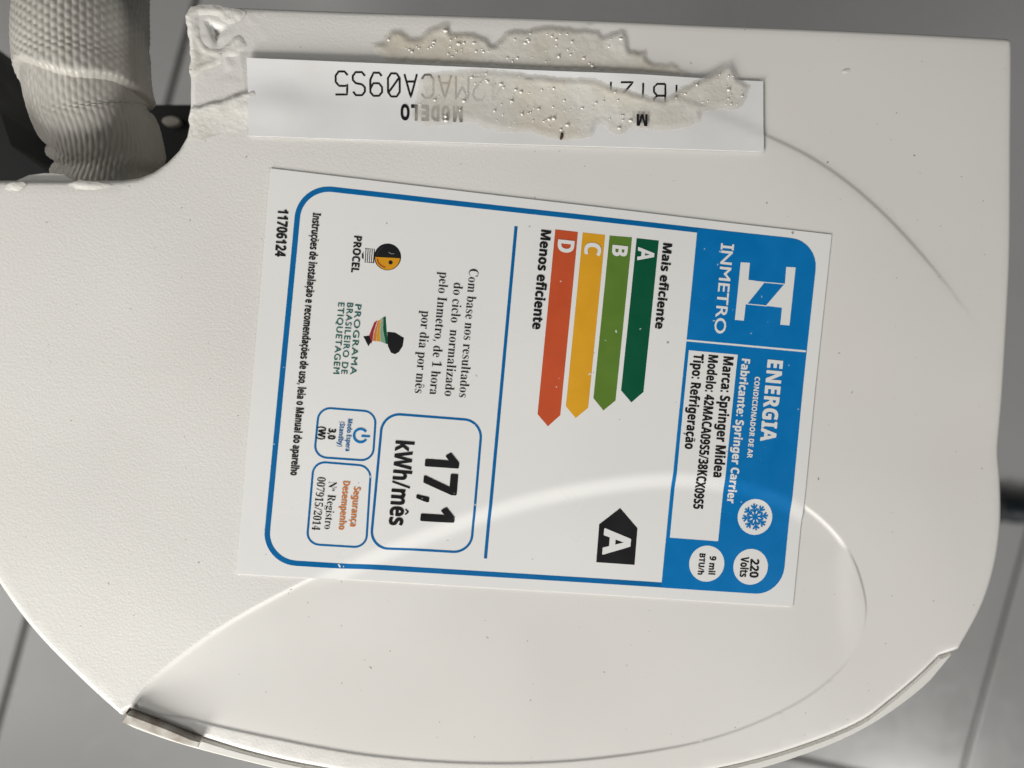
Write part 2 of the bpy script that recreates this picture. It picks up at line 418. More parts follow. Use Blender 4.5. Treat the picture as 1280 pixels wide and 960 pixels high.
# homography of label: frame corners
FQ = [(372.5, 229), (1022, 301.5), (977, 744), (327, 704.5)]
def ringbox(name, q, r, w, mat):
    W = np.linalg.norm(PL(q)[1] - PL(q)[0])
    def pts(ins):
        qq = PL(q); W = np.linalg.norm(qq[1]-qq[0]); H = np.linalg.norm(qq[3]-qq[0]); o = []
        for (x, y), (sx, sy), a0 in (((0, 0), (1, 1), 180), ((W, 0), (-1, 1), 270), ((W, H), (-1, -1), 0), ((0, H), (1, -1), 90)):
            cx, cy = x + sx*r, y + sy*r
            for j in range(13):
                a = R(a0 + j * 7.5); o.append((cx + (r-ins)*math.cos(a), cy + (r-ins)*math.sin(a)))
        o = np.array(o); res = []
        for i in range(52):
            a, b = o[i], o[(i+1) % 52]; k = 1 if i % 13 != 12 else (130 if W > .1 else 36)
            res += [a + (b-a)*j/k for j in range(k)]
        res = np.array(res); u, v = res[:, :1]/W, res[:, 1:]/H
        return (1-u)*(1-v)*qq[0] + u*(1-v)*qq[1] + u*v*qq[2] + (1-u)*v*qq[3]
    return strip(name, pts(0), pts(w), lvl(L1), mat, label)
ringbox('border_line', FQ, .0080, .00125, M_line)
hd = rrect([(871.5, 285.5), (1022, 301.5), (977, 744), (827, 735)], .0072, round_=(0, 1, 1, 0))
film('header_panel', hd, lvl(L1 + .00001), M_blue, label)
film('header_rule', PL([(857.5, 424.3), (1007, 438), (1006.8, 440.4), (857.2, 426.6)]), lvl(L2), M_white, label)
film('model_panel', PL([(860.7, 437.8), (921.8, 443.4), (898, 676.8), (838, 672.5)]), lvl(L2), M_paper, label)
def disc(name, c, r, mat, z=L2, seg=40, parent=None):
    c = P(*c)[:2]; k = [(c[0] + r * math.cos(2*math.pi*i/seg), c[1] + r * math.sin(2*math.pi*i/seg)) for i in range(seg)]
    return film(name, np.array(k), lvl(z), mat, label)
PXM = .000197
disc('round_badge', (944, 646.3), 23.3 * PXM, M_paper)
disc('round_badge', (883.8, 704.8), 23.3 * PXM, M_paper)
disc('round_badge', (938.3, 708.5), 23.3 * PXM, M_paper)
for q, m in (([(795.3, 298), (823, 301), (804, 490), (788.9, 503), (776, 488)], M_green),
             ([(761.5, 294.8), (789.5, 297), (769, 500.6), (754, 513), (741.4, 497.7)], M_lime),
             ([(728, 290.9), (755.9, 294), (734.8, 509.8), (719.3, 522.5), (707, 507.8)], M_yel),
             ([(693.8, 287), (722, 290.3), (700, 519), (684.6, 532.8), (671.7, 517.6)], M_red)):
    film('rating_bar', PL(q), lvl(L1), m, label)
film('rating_badge', PL([(775.8, 635.5), (797.5, 660.8), (793.8, 706.8), (745.8, 703.5), (749.5, 655.8)]), lvl(L1), M_black, label)
film('divider_line', PL([(643, 282.7), (647, 283.1), (609, 699.2), (605, 698.8)]), lvl(L1), M_line, label)
ringbox('value_box', [(477.2, 514.5), (604.3, 524.5), (590, 693.5), (461.2, 686)], .0046, .0006, M_line)
ringbox('standby_box', [(397.8, 507.7), (471.7, 513.4), (467.4, 577.3), (391.3, 572.2)], .0031, .0005, M_line)
ringbox('registry_box', [(391, 575.3), (465.3, 581.2), (458.9, 685.6), (382, 681)], .0031, .0005, M_line)

# --- lettering
def loadf(fn):
    try: return bpy.data.fonts.load(os.path.join(bpy.utils.system_resource('DATAFILES'), 'fonts', fn))
    except Exception: return None
F_math = loadf('NotoSansMath-Regular.woff2'); F_inter = loadf('Inter.woff2')
BASE = {'ç': ('c', 'ced'), 'õ': ('o', 'til'), 'ã': ('a', 'til'), 'ê': ('e', 'cir')}
def conv(s, style):
    if style not in ('bold', 'serif') or F_math is None: return s
    U, l, d = {'bold': (0x1D5D4, 0x1D5EE, 0x1D7EC), 'serif': (0x1D400, 0x1D41A, 0x1D7CE)}[style]
    return ''.join(chr(U+ord(c)-65) if 'A' <= c <= 'Z' else chr(l+ord(c)-97) if 'a' <= c <= 'z' else chr(d+ord(c)-48) if '0' <= c <= '9' else c for c in s)
def raw(s, style, off=0.0, spacing=1.0):
    c = bpy.data.curves.new('t', 'FONT'); c.body = conv(s, style); c.resolution_u = 3; c.offset = off; c.space_character = spacing
    f = {'bold': F_math, 'serif': F_math, 'inter': F_inter}.get(style)
    if f: c.font = f
    o = bpy.data.objects.new('t', c); COL.objects.link(o)
    dg = bpy.context.evaluated_depsgraph_get(); me = bpy.data.meshes.new_from_object(o.evaluated_get(dg))
    v = np.array([tuple(q.co) for q in me.vertices]).reshape(-1, 3)[:, :2]; f = [list(p.vertices) for p in me.polygons]
    bpy.data.objects.remove(o); bpy.data.curves.remove(c); bpy.data.meshes.remove(me)
    return v, f
_cap = {}
def caph(style):
    if style not in _cap: v, _ = raw('H', style); _cap[style] = v[:, 1].max()
    return _cap[style]
def stroke2(pl, w):
    pl = np.asarray(pl, float); t = np.gradient(pl, axis=0); t /= np.linalg.norm(t, axis=1)[:, None]
    nn = np.c_[-t[:, 1], t[:, 0]] * w / 2; n = len(pl)
    return np.vstack([pl + nn, pl - nn]), [[n+i, n+i+1, i+1, i] for i in range(n-1)]
def erode(v, f, dmax):
    """thin a heavy letterform: move its outline inward, less where the stroke is already fine"""
    cnt = {}
    for p in f:
        for a, b in zip(p, p[1:] + p[:1]): cnt.setdefault((min(a, b), max(a, b)), []).append((a, b))
    be = np.array([e[0] for e in cnt.values() if len(e) == 1])
    d = v[be[:, 1]] - v[be[:, 0]]; L = np.linalg.norm(d, axis=1) + 1e-12; sgn = 1.0
    p0 = f[0]; ar = sum(v[p0[i]][0]*v[p0[(i+1) % len(p0)]][1] - v[p0[(i+1) % len(p0)]][0]*v[p0[i]][1] for i in range(len(p0)))
    if ar < 0: sgn = -1.0
    nin = np.c_[-d[:, 1], d[:, 0]] / L[:, None] * sgn
    N_ = np.zeros_like(v)
    for k in (0, 1): np.add.at(N_, be[:, k], nin)
    ln = np.linalg.norm(N_, axis=1); N_ /= (ln + 1e-12)[:, None]
    A = v[be[:, 0]]; out = v.copy()
    for i in range(len(v)):
        if ln[i] < 1e-6: continue
        o_, q = v[i], N_[i]
        den = q[0]*d[:, 1] - q[1]*d[:, 0]; den = np.where(np.abs(den) < 1e-12, 1e-12, den)
        w = A - o_; t = (w[:, 0]*d[:, 1] - w[:, 1]*d[:, 0]) / den; u = (w[:, 0]*q[1] - w[:, 1]*q[0]) / den
        ok = (u >= 0) & (u <= 1) & (t > 1e-4) & (be[:, 0] != i) & (be[:, 1] != i)
        th = t[ok].min() if ok.any() else .1
        out[i] = o_ + q * min(dmax, .22 * th)
    return out
def compose(s, style, off=0.0, fat=None, spacing=1.0, wght=.12, thin=0.0):
    if fat is None: fat = .026 if style == 'bold' else 0.0
    b = ''.join(BASE[c][0] if c in BASE else c for c in s)
    v, f = raw(b, style, off, spacing); H = caph(style)
    if thin: v = erode(v, f, thin)
    V, FF, Z = [v], [f], [np.zeros(len(v))]
    for i, c in enumerate(s):
        if c not in BASE: continue
        pv = raw(b[:i+1], style, off, spacing)[0]; gv = raw(b[i], style, off)[0]
        x1 = pv[:, 0].max(); gw = np.ptp(gv[:, 0]); xc = x1 - gw/2; top = gv[:, 1].max()
        k = BASE[c][1]
        if k == 'til': pl = [(xc-.2*H, top+.12*H), (xc-.1*H, top+.2*H), (xc, top+.16*H), (xc+.1*H, top+.12*H), (xc+.2*H, top+.2*H)]
        elif k == 'cir': pl = [(xc-.2*H, top+.09*H), (xc-.02*H, top+.25*H), (xc+.02*H, top+.25*H), (xc+.2*H, top+.09*H)]
        else: pl = [(xc, 0.02*H), (xc+.02*H, -.09*H), (xc+.1*H, -.15*H), (xc+.04*H, -.24*H), (xc-.12*H, -.25*H)]
        sv, sf = stroke2(pl, wght * H * .8); V.append(sv); FF.append(sf); Z.append(np.full(len(sv), 3e-6))
    if fat:
        V0, F0 = V[0], FF[0]
        for j, (dx, dy) in enumerate(((1, 0), (-1, 0), (0, 1), (0, -1), (.7, .7), (-.7, -.7), (.7, -.7), (-.7, .7))):
            V.append(V0 + np.array([dx, dy]) * fat * H); FF.append(F0); Z.append(np.full(len(V0), (j+1) * 2e-6))
    o = 0; vs_, fs_ = [], []
    for a, q in zip(V, FF): vs_.append(a); fs_ += [[i + o for i in p] for p in q]; o += len(a)
    return np.vstack(vs_), fs_, np.concatenate(Z)
def text(s, a, b, cap_px, mat, style='bold', up=None, level=L3, parent=None, zf=None, name='lettering', **kw):
    """line of print whose inked width runs from pixel a to pixel b along its baseline"""
    v, f, z = compose(s, style, **kw)
    A, B = P(*a)[:2], P(*b)[:2]; d = B - A; Lg = np.linalg.norm(d); d /= Lg; nn = np.array([-d[1], d[0]])
    x0, x1 = v[:, 0].min(), v[:, 0].max()
    sx = Lg / (x1 - x0); sy = cap_px * PXM / caph(style)
    xy = A + np.outer((v[:, 0] - x0) * sx, d) + np.outer(v[:, 1] * sy, nn)
    ld = leaf_d(xy[::5])
    if zf is None and ((ld > -.002) & (ld < .009)).any():      # print that lies on the curved part of the label is cut finer
        import bmesh
        bm = bmesh.new(); bv = [bm.verts.new((q[0], q[1], k)) for q, k in zip(xy, z)]
        for p in f:
            try: bm.faces.new([bv[i] for i in p])
            except ValueError: pass
        for _ in range(3):
            bmesh.ops.triangulate(bm, faces=bm.faces[:])
            le = [e for e in bm.edges if e.calc_length() > .0009]
            if not le: break
            bmesh.ops.subdivide_edges(bm, edges=le, cuts=1)
        bmesh.ops.triangulate(bm, faces=bm.faces[:]); bm.verts.index_update()
        xy = np.array([v_.co[:2] for v_ in bm.verts]); z = np.array([v_.co[2] for v_ in bm.verts])
        f = [[v_.index for v_ in p.verts] for p in bm.faces]; bm.free()
    zz = (zf or lvl(level))(xy) + HC + z
    return mesh(name, np.c_[xy, zz], f, mat, parent or label, smooth=False)
K = M_black; W = M_white
text('Mais eficiente', (828.7, 304), (818.2, 410.8), 11.3, K)
text('Menos eficiente', (676.5, 287.3), (665, 411.4), 12, K)
text('A', (797.6, 309), (796.2, 325.6), 20.5, W); text('B', (765.6, 306.2), (764.4, 319.8), 19, W)
text('C', (731.5, 302.7), (730, 318.6), 20, W); text('D', (697.8, 299.4), (696.4, 315), 20, W)
text('A', (756.7, 660.5), (754, 694), 34, W)
text('ENERGIA', (959.8, 449.2), (950, 551), 20, W, spacing=1.03, fat=.030)
text('CONDICIONADOR DE AR', (943.5, 470.6), (933.2, 572), 6.8, W)
text('Fabricante: Springer Carrier', (927.3, 448), (909, 628.8), 10.7, W, fat=.030)
text('Marca: Springer Midea', (904.4, 445.3), (891.2, 596.3), 13, K, fat=.030)
text('Modelo: 42MACA09S5/38KCX09S5', (885.6, 443.4), (867.2, 636.3), 12.4, K, fat=.030)
text('Tipo: Refrigeração', (867.3, 442), (855.6, 561), 12.6, K, fat=.030)
text('INMETRO', (902.2, 306.6), (892, 416.4), 14.6, W, style='builtin', fat=.022)
for (a, b) in (((902.0, 304.3), (901.3, 312)), ((916.0, 305.6), (915.3, 313.2))):
    q0, q1 = P(*a)[:2], P(*b)[:2]; v, f = stroke2([q0, (q0+q1)/2, q1], .0005)
    mesh('lettering', np.c_[v, lvl(L3 + 3e-5)(v) + HC], f, W, label, False)
text('220', (938.3, 698.6), (936.8, 722), 11.5, K); text('Volts', (926.5, 696), (924.6, 721.2), 10.5, K)
text('9 mil', (887.8, 695.3), (885.6, 718.2), 8.4, K); text('BTU/h', (875, 692), (872.4, 718.5), 7.6, K)
text('17,1', (533.6, 563.5), (526.4, 651), 39.5, K, fat=.03)
text('kWh/mês', (495, 550.3), (486.4, 656), 21, K, fat=.02)
text('11706124', (348, 261.4), (344.1, 320.7), 11.7, K)
text('Instruções de instalação e recomendações de uso, leia o Manual do aparelho', (391.5, 266.3), (363, 594), 9.2, K, fat=.018)
text('PROCEL', (443, 295), (439, 340.6), 9, K, fat=.015)
for s, a, b in (('PROGRAMA', (444.2, 380.6), (437.9, 468.3)), ('BRASILEIRO DE', (434.1, 378.7), (426.6, 467.3)), ('ETIQUETAGEM', (423, 378.3), (416.6, 467.3))):
    text(s, a, b, 7.2, M_teal, style='builtin', fat=.012, spacing=1.15)
S = dict(style='serif', thin=.009)
text('Com base nos resultados', (586.5, 336), (573.6, 496.4), 11.4, K, **S)
text('do ciclo  normalizado', (567.3, 353.5), (555.5, 494.8), 11.4, K, **S)
text('pelo Inmetro, de 1 hora', (549.7, 340), (536.8, 492.9), 11.4, K, **S)
text('por dia por mês', (527.2, 388.6), (518.3, 491), 11.4, K, wght=.07, **S)
text('Modo Espera', (435, 523.7), (431.8, 563.7), 5.8, M_line, fat=0); text('(Standby)', (425.3, 527), (422.2, 558), 5.8, M_line, fat=0)
text('3,0', (411.2, 535.3), (409.9, 549), 8.5, K); text('(W)', (398.8, 533), (397.2, 549), 8.5, K)
text('Segurança', (442.6, 608.3), (437.5, 657.8), 8.2, M_orange, fat=.004); text('Desempenho', (429.2, 601.3), (423.3, 661.9), 8.2, M_orange, fat=.004)
text('N', (411.2, 601.8), (410.4, 609.5), 9.6, K, **S); text('o', (415.2, 610.4), (414.9, 613.6), 5, K, **S)
text('Registro', (410, 618), (405.2, 661), 9.6, K, **S)
text('007915/2014', (397, 596.2), (389.8, 662.4), 9.4, K, **S)

# --- emblems on the label
def poly(name, q, mat, z=L1): return film(name, PL(q), lvl(z), mat, label, .003)
def zz(o, pts_): return [(o[0] + x / o[2], o[1] + y / o[2]) for x, y in pts_]
O1 = (830, 270, 5.055)
poly('emblem', zz(O1, [(768, 323), (827, 326), (790, 692), (732, 687), (742, 580), (640, 568), (754, 434), (760, 428)]), W, L2)
poly('emblem', zz(O1, [(482, 293), (540, 297), (530, 404), (634, 418), (524, 556), (513, 560), (502, 662), (445, 657)]), W, L2)
for q in ([(632, 417), (756, 428), (756, 434), (632, 423)], [(520, 553), (648, 566), (648, 572), (520, 559)]): poly('emblem_line', zz(O1, q), W, L2 + .00001)
# snowflake: eight branched arms
fc = P(944, 646.3)[:2]; v, f = [], []; o = 0
for k in range(8):
    a = k * math.pi / 4 + .09; d = np.array([math.cos(a), math.sin(a)]); r = 17.5 * PXM
    segs = [[fc, fc + d * r * .5, fc + d * r]]
    for b in (-.72, .72):
        e = np.array([math.cos(a+b), math.sin(a+b)])
        for s0, ln in ((.36, .34), (.62, .36)): segs.append([fc + d*r*s0, fc + d*r*s0 + e*r*ln*.5, fc + d*r*s0 + e*r*ln])
    for s in segs:
        sv, sf = stroke2(s, .00046); v.append(np.c_[sv, np.full(len(sv), o * 2e-8)]); f += [[i + o for i in p] for p in sf]; o += len(sv)
v = np.vstack(v); mesh('snowflake', np.c_[v[:, :2], lvl(L3)(v[:, :2]) + HC + v[:, 2]], f, M_blue, label, False)
# light bulb emblem, half black and half amber
O2 = (320, 200, 4.267)
def arc_px(c, r, a0, a1, n=16): return [(c[0] + r * math.cos(R(a0 + (a1-a0)*i/n)), c[1] + r * math.sin(R(a0 + (a1-a0)*i/n))) for i in range(n+1)]
poly('bulb_emblem', zz(O2, arc_px((702, 517), 72, 3, 183)), M_black, L1); poly('bulb_emblem', zz(O2, arc_px((702, 518), 72, 183, 363)), M_black, L1)
poly('bulb_emblem', zz(O2, arc_px((702, 520), 66, 4, 182)), M_gold, L2)
poly('bulb_mark', zz(O2, arc_px((718, 547), 11, 0, 330)), M_black, L3)
def line_px(name, q, w, mat, z=L3):
    p = PL(q); v, f = stroke2(p, w * PXM); return mesh(name, np.c_[v, lvl(z)(v) + HC], f, mat, label, False)
line_px('bulb_mark', zz(O2, arc_px((700, 520), 54, 100, 172, 8)), 1.2, M_wine)
line_px('bulb_mark', zz(O2, arc_px((700, 515), 54, 185, 250, 8)), .7, M_fade)
line_px('bulb_mark', zz(O2, [(708, 492), (722, 502), (738, 500)]), .7, M_faint)
poly('bulb_base', zz(O2, [(582, 470), (634, 476), (630, 551), (574, 546)]), M_black, L1)
for k in range(5):
    x = 581 + k * 11; line_px('bulb_thread', zz(O2, [(x + 1, 474), (x - 1, 510), (x - 4, 546)]), 1.35, M_white, L2)
poly('bulb_base', zz(O2, [(574, 490), (574, 532), (564, 520), (564, 502)]), M_black, L1)
# ribbon emblem of the labelling programme
O3 = (320, 360, 4.267)
poly('ribbon_emblem', zz(O3, [(700, 234), (742, 238), (789, 266), (783, 310), (762, 342), (742, 353), (720, 345), (704, 310)]), M_black)
poly('ribbon_emblem', zz(O3, [(573, 258), (605, 254), (616, 286), (600, 311)]), M_black)
for q, m in (([(604, 252), (630, 185), (648, 172), (628, 235), (622, 282), (614, 300)], M_wine),
             ([(624, 282), (631, 235), (650, 176), (657, 172), (644, 235), (641, 284)], M_orange),
             ([(643, 284), (646, 235), (658, 172), (667, 165), (660, 230), (662, 286)], M_gold),
             ([(664, 286), (662, 230), (669, 163), (677, 157), (676, 225), (690, 296)], M_pale),
             ([(692, 298), (678, 225), (679, 156), (692, 151), (696, 215), (704, 300)], M_green)): poly('ribbon_band', zz(O3, q), m)
# standby symbol
O4 = (290, 500, 3.879)
line_px('standby_symbol', zz(O4, arc_px((624, 172), 32, 35, 325, 24)), 2.9, M_blue); line_px('standby_symbol', zz(O4, [(628, 174), (648, 175), (669, 176)]), 2.6, M_blue)

# ------------------------------------------------------------------ model label, lifted along its upper edge
MQ = [(310, 75.6), (953, 102.5), (953, 190.6), (312, 171)]
mq = PL(MQ)
def mod_z(p):
    d = (mq[1] - mq[0]) / np.linalg.norm(mq[1] - mq[0]); s = np.clip(((p - mq[0]) @ d) / np.linalg.norm(mq[1] - mq[0]), 0, 1)
    t = np.clip(-(d[0]*(p[:, 1]-mq[0][1]) - d[1]*(p[:, 0]-mq[0][0])) / .0185, 0, 1)
    lift = .0010 * (1 - sm(.7, .95, s)) * np.clip(1 - t / .45, 0, 1) ** 1.6
    ridge = .0006 * np.exp(-((s - .05) / .06) ** 2) * np.exp(-((t - .55) / .25) ** 2)
    return cap_z(p, True) + TH + .0003 + lift + ridge + np.array([noise.noise((x * 60, y * 60, 5.5)) for x, y in p]) * .00018
ml = film('model_label', mq, mod_z, M_paper2, unit, .0016, .0003)
ml['label'] = 'white model number sticker, upside down, smeared with dried adhesive'
G = {'5': [[(1, 1), (.08, 1), (.04, .56), (.2, .62), (.7, .62), (.97, .45), (.97, .18), (.72, 0), (.25, 0), (0, .16)]],
     'S': [[(.97, .84), (.75, 1), (.25, 1), (.02, .84), (.02, .66), (.25, .53), (.75, .47), (.98, .34), (.98, .16), (.75, 0), (.25, 0), (0, .16)]],
     '9': [[(.95, .66), (.72, .45), (.28, .45), (.03, .62), (.03, .84), (.28, 1), (.72, 1), (.97, .84), (.97, .3), (.7, 0), (.25, 0), (.05, .14)]],
     '0': [[(.28, 0), (.03, .2), (.03, .8), (.28, 1), (.72, 1), (.97, .8), (.97, .2), (.72, 0), (.28, 0)], [(.1, .2), (.5, .5), (.9, .8)]],
     'A': [[(0, 0), (.25, .5), (.5, 1), (.75, .5), (1, 0)], [(.17, .32), (.5, .32), (.83, .32)]],
     'C': [[(.97, .82), (.72, 1), (.28, 1), (.03, .8), (.03, .2), (.28, 0), (.72, 0), (.97, .18)]],
     'M': [[(0, 0), (0, 1), (.5, .45), (1, 1), (1, 0)]], '2': [[(.03, .8), (.25, 1), (.75, 1), (.97, .8), (.9, .55), (.03, 0), (1, 0)]],
     '4': [[(.75, 0), (.75, 1), (0, .3), (1, .3)]], '/': [[(.15, 0), (.5, .5), (.85, 1)]], '1': [[(.5, 0), (.5, 1), (.25, .8)]],
     'B': [[(.05, 0), (.05, 1), (.7, 1), (.95, .85), (.95, .65), (.7, .53), (.05, .53)], [(.7, .53), (.98, .36), (.98, .15), (.72, 0), (.05, 0)]],
     'Y': [[(0, 1), (.5, .5), (1, 1)], [(.5, .5), (.5, .25), (.5, 0)]]}
def plot(ch, xp, mat):
    """one plotter-drawn character, upside down; xp = pixel of its centre"""
    o0 = 92 + (xp - 428) * .0385; v, f = [], []; o = 0
    for pl in G[ch]:
        q = np.array([P(xp - (x - .5) * 15.5, o0 + y * 27.5)[:2] for x, y in pl]); q = resample(q, .0008, False)
        sv, sf = stroke2(q, .00046); v.append(np.c_[sv, np.full(len(sv), len(v) * 4e-6)]); f += [[i + o for i in p] for p in sf]; o += len(sv)
    v = np.vstack(v); mesh('lettering', np.c_[v[:, :2], mod_z(v[:, :2]) + .00005 + HC + v[:, 2]], f, mat, ml, False)
for ch, x, m in (('5', 427.5, 0), ('S', 449, 0), ('9', 470.5, 0), ('0', 492.5, 0), ('A', 513.5, 0), ('C', 534.5, 0), ('A', 556, 0), ('M', 577.5, 0), ('2', 598.5, 0), ('4', 620, 0), ('/', 644, 0), ('C', 660, 0),
                 ('1', 762, 0), ('2', 782, 0), ('1', 802, 0), ('B', 823, 0), ('Y', 844, 0)):
    plot(ch, x, (M_black, M_fade, M_faint)[m])
mz = lambda p: mod_z(p) + .00008
for s, a, b, m in (('O', 511.8, 500.8, M_black), ('L', 522, 514, M_black), ('E', 536, 527, M_fade), ('D', 549, 539, M_fade), ('O', 562, 552, M_fade), ('M', 578, 566, M_fade)):
    yb = 132 + (a - 506) * .0385; text(s, (a, yb), (b, yb - .4), 18, m, parent=ml, zf=mz)
text('M', (807, 146), (793.5, 145.4), 14, M_black, parent=ml, zf=lambda p: mod_z(p) + .00085)

# ------------------------------------------------------------------ dried adhesive, sealant smears, chips
def residue(name, px, zbase, h0, mat, seed, sp=.0006, edge_w=.0011, rough=1.0, parent=None, thin=None, taper=False):
    pg = resample(ccw(spline(PL(px), True, .0012)), .0011)
    jit = np.array([[noise.noise((x*700, y*700, seed)), noise.noise((x*700, y*700, seed+9))] for x, y in pg]) * .00045
    pg = pg + jit
    g = grid_in(pg, sp); g = g[pdist(g, pg, True) > sp * .5]
    v, f = cdt(pg, g); d = pdist(v, pg, True)
    nz = np.array([noise.noise((x*110, y*110, seed)) + .5*noise.noise((x*330, y*330, seed+4)) + .28*noise.noise((x*900, y*900, seed+7)) for x, y in v])
    rim = np.exp(-((d - .0009) / .0006) ** 2) * .00010
    z = zbase(v) + .00010 + (h0 * (1 + .55 * rough * nz) + rim * rough) * sm(-.0001, edge_w, d) * (sm(P(280, 172)[1], P(280, 126)[1], v[:, 1]) ** 1.5 if taper else 1)
    o = mesh(name, np.c_[v, z + HC], f, mat, parent or unit)
    tk = np.clip(.30 + .70 * sm(0, .0020, d), 0, 1)
    if thin: tk = tk * (thin[2] + (1 - thin[2]) * sm(P(thin[0], 130)[0], P(thin[1], 130)[0], v[:, 0]))
    o.data.attributes.new('thick', 'FLOAT', 'POINT').data.foreach_set('value', tk.astype(np.float32))
    return o, pg
flat = lambda p: cap_z(p) + .0001
A1 = [(465, 60), (472, 54), (480, 52.5), (487, 39), (500, 38), (512.5, 47.4), (523.7, 46.4), (534.8, 37.3), (557, 27.7), (561, 32), (565, 41), (589.7, 41), (610, 49.5), (618, 55.5), (630, 42), (642.5, 37), (658.7, 38), (675, 32.6), (699.4, 33), (719.7, 36),
      (736.6, 36), (748.7, 38), (753.8, 44.8), (763, 40), (782, 39), (789, 62.6), (806.6, 63.7), (809.7, 73), (818, 79), (834, 80), (841, 78), (850, 86), (862, 93), (800, 90), (700, 86), (600, 81), (520, 78), (484, 76)]
A2 = [(872, 101), (884, 95), (895, 90), (904, 82), (912, 81), (916, 87), (921, 97), (927.5, 102), (937.7, 109.4), (933.6, 119.5), (927.5, 133.8), (915, 140), (903, 137), (885, 140), (875.7, 143), (873.7, 154), (850, 162), (830, 165), (812, 164), (789, 161), (781, 168), (767, 171), (759, 163), (750, 157), (744, 162),
      (738.6, 172), (720, 176), (703, 176), (683, 173), (663, 166), (630, 167), (606, 161), (581.6, 154), (551, 158), (528, 158), (514, 150), (516, 138), (522, 118), (528, 97), (567, 91), (610, 90), (642, 93), (700, 99), (732.5, 100), (748.7, 103), (765, 111), (801.6, 119.5), (828, 125), (842, 115.5), (854.4, 109), (866, 103)]
a1, pg1 = residue('adhesive_residue', A1, flat, .00026, M_putty, 2.0, edge_w=.0015)
a1['label'] = 'bubbly beige adhesive crust above the model sticker'
a2, pg2 = residue('adhesive_residue', A2, mod_z, .00020, M_putty, 6.0, edge_w=.0015, thin=(560, 690, .62))
a2['label'] = 'bubbly beige adhesive film over the model sticker'
# sealant smears by the notch
S1 = [(237, 137), (250, 132), (276, 125), (300, 118), (322, 113), (326, 140), (318, 158), (298, 166), (278, 168), (258, 174), (241, 172)]
residue('sealant_smear', S1, lambda p: np.maximum(flat(p), -1), .00062, M_smear, 11.0, edge_w=.0007, rough=.8, taper=True)
S2 = [(238, 10), (300, 12), (307, 20), (296, 28), (286, 31), (272, 22), (252, 20), (250, 40), (262, 58), (274, 62), (288, 52), (300, 44), (308, 56), (300, 68), (282, 74), (268, 86), (250, 92), (239, 100), (238, 60)]
residue('sealant_smear', S2, flat, .00005, M_smear, 15.0, rough=3.0)
S3 = [(7, 232), (18, 227), (34, 230), (26, 238), (12, 239)]; S4 = [(85, 230), (100, 226), (128, 229), (140, 232), (126, 237), (104, 237), (92, 234)]
for k, s in enumerate((S3, S4)): residue('sealant_smear', s, flat, .00014, M_smear, 20.0 + k, rough=1.8)
for k, s in enumerate(([(1052, 90), (1057, 87), (1061, 89), (1056, 92)],)):
    residue('sealant_chip', s, flat, .00010, M_smear, 30.0 + k, rough=2.5, sp=.0004, edge_w=.0005)
# bubbles on the adhesive: too small to pick apart singly
def bubbles(pg, zf, n, parent, seed):
    rnd = random.Random(seed); lo, hi = pg.min(0), pg.max(0); V, Fc = [], []; cnt = 0
    while cnt < n:
        c = np.array([rnd.uniform(lo[0], hi[0]), rnd.uniform(lo[1], hi[1])])
        if not inside(c[None], pg)[0] or pdist(c[None], pg, True)[0] < .0009: continue
        if noise.noise((c[0]*90, c[1]*90, seed)) < rnd.uniform(-.35, .1): continue
        r = rnd.choice((.00010, .00012, .00015, .00018, .00024, .00036)) * rnd.uniform(.8, 1.2); z = zf(c[None])[0] + .00034; b = len(V)
        st = rnd.uniform(.8, 1.6)
        for ph in (0, 35, 65):
            for k in range(8):
                a = k * math.pi / 4; V.append((c[0] + st*r*math.cos(R(ph))*math.cos(a), c[1] + r*math.cos(R(ph))*math.sin(a), HC + z + r*.9*math.sin(R(ph))))
        V.append((c[0], c[1], HC + z + r*.92))
        for q in (0, 1): Fc += [[b+q*8+k, b+q*8+(k+1) % 8, b+q*8+8+(k+1) % 8, b+q*8+8+k] for k in range(8)]
        Fc += [[b+16+k, b+16+(k+1) % 8, b+24] for k in range(8)]; cnt += 1
    tag(mesh('bubbles', V, Fc, M_bub, parent), kind='stuff')
bubbles(pg1, flat, 85, a1, 3); bubbles(pg2, mod_z, 120, a2, 4)
residue('grit', [(699, 169), (702, 167), (704, 171), (702, 176), (699, 174)], lambda p: mod_z(p) + .0003, .0005, M_brown, 41.0, sp=.0003, edge_w=.0005)

# ------------------------------------------------------------------ insulated pipe leaving through the notch
ctrl = [P(190, 420, -.080), P(165, 320, -.055), P(140, 225, -.032), P(128, 172, -.024), P(114, 138, -.022), P(106, 92, -.021), P(103, 0, -.024), P(106, -120, -.040), P(116, -330, -.12), P(130, -520, -.26)]
e0 = ctrl[-1].copy(); ctrl += [e0 + [0.02, .13, -.22], e0 + [.04, .40, -(e0[2] - .018)], e0 + [.06, .62, -(e0[2] - .017)]]
path = spline(np.array(ctrl), step=.0007)
seg = np.r_[0, np.cumsum(np.linalg.norm(np.diff(path, axis=0), axis=1))]
def at_s(s): return np.array([np.interp(s, seg, path[:, i]) for i in range(3)])
s_of = lambda q: seg[int(np.argmin(np.linalg.norm(path - q, axis=1)))]
s_fold = s_of(P(110, 122, -.022)); s_hid = s_of(P(165, 320, -.055)); s_near = s_of(P(106, -120, -.04))
pipe_base = at_s(seg[-1]); pipe_base[2] = 0
pipe = empty('insulated_pipe', tuple(pipe_base))
tag(pipe, 'grey embossed foam-wrapped refrigerant pipe coming out of the rear notch', 'pipe')
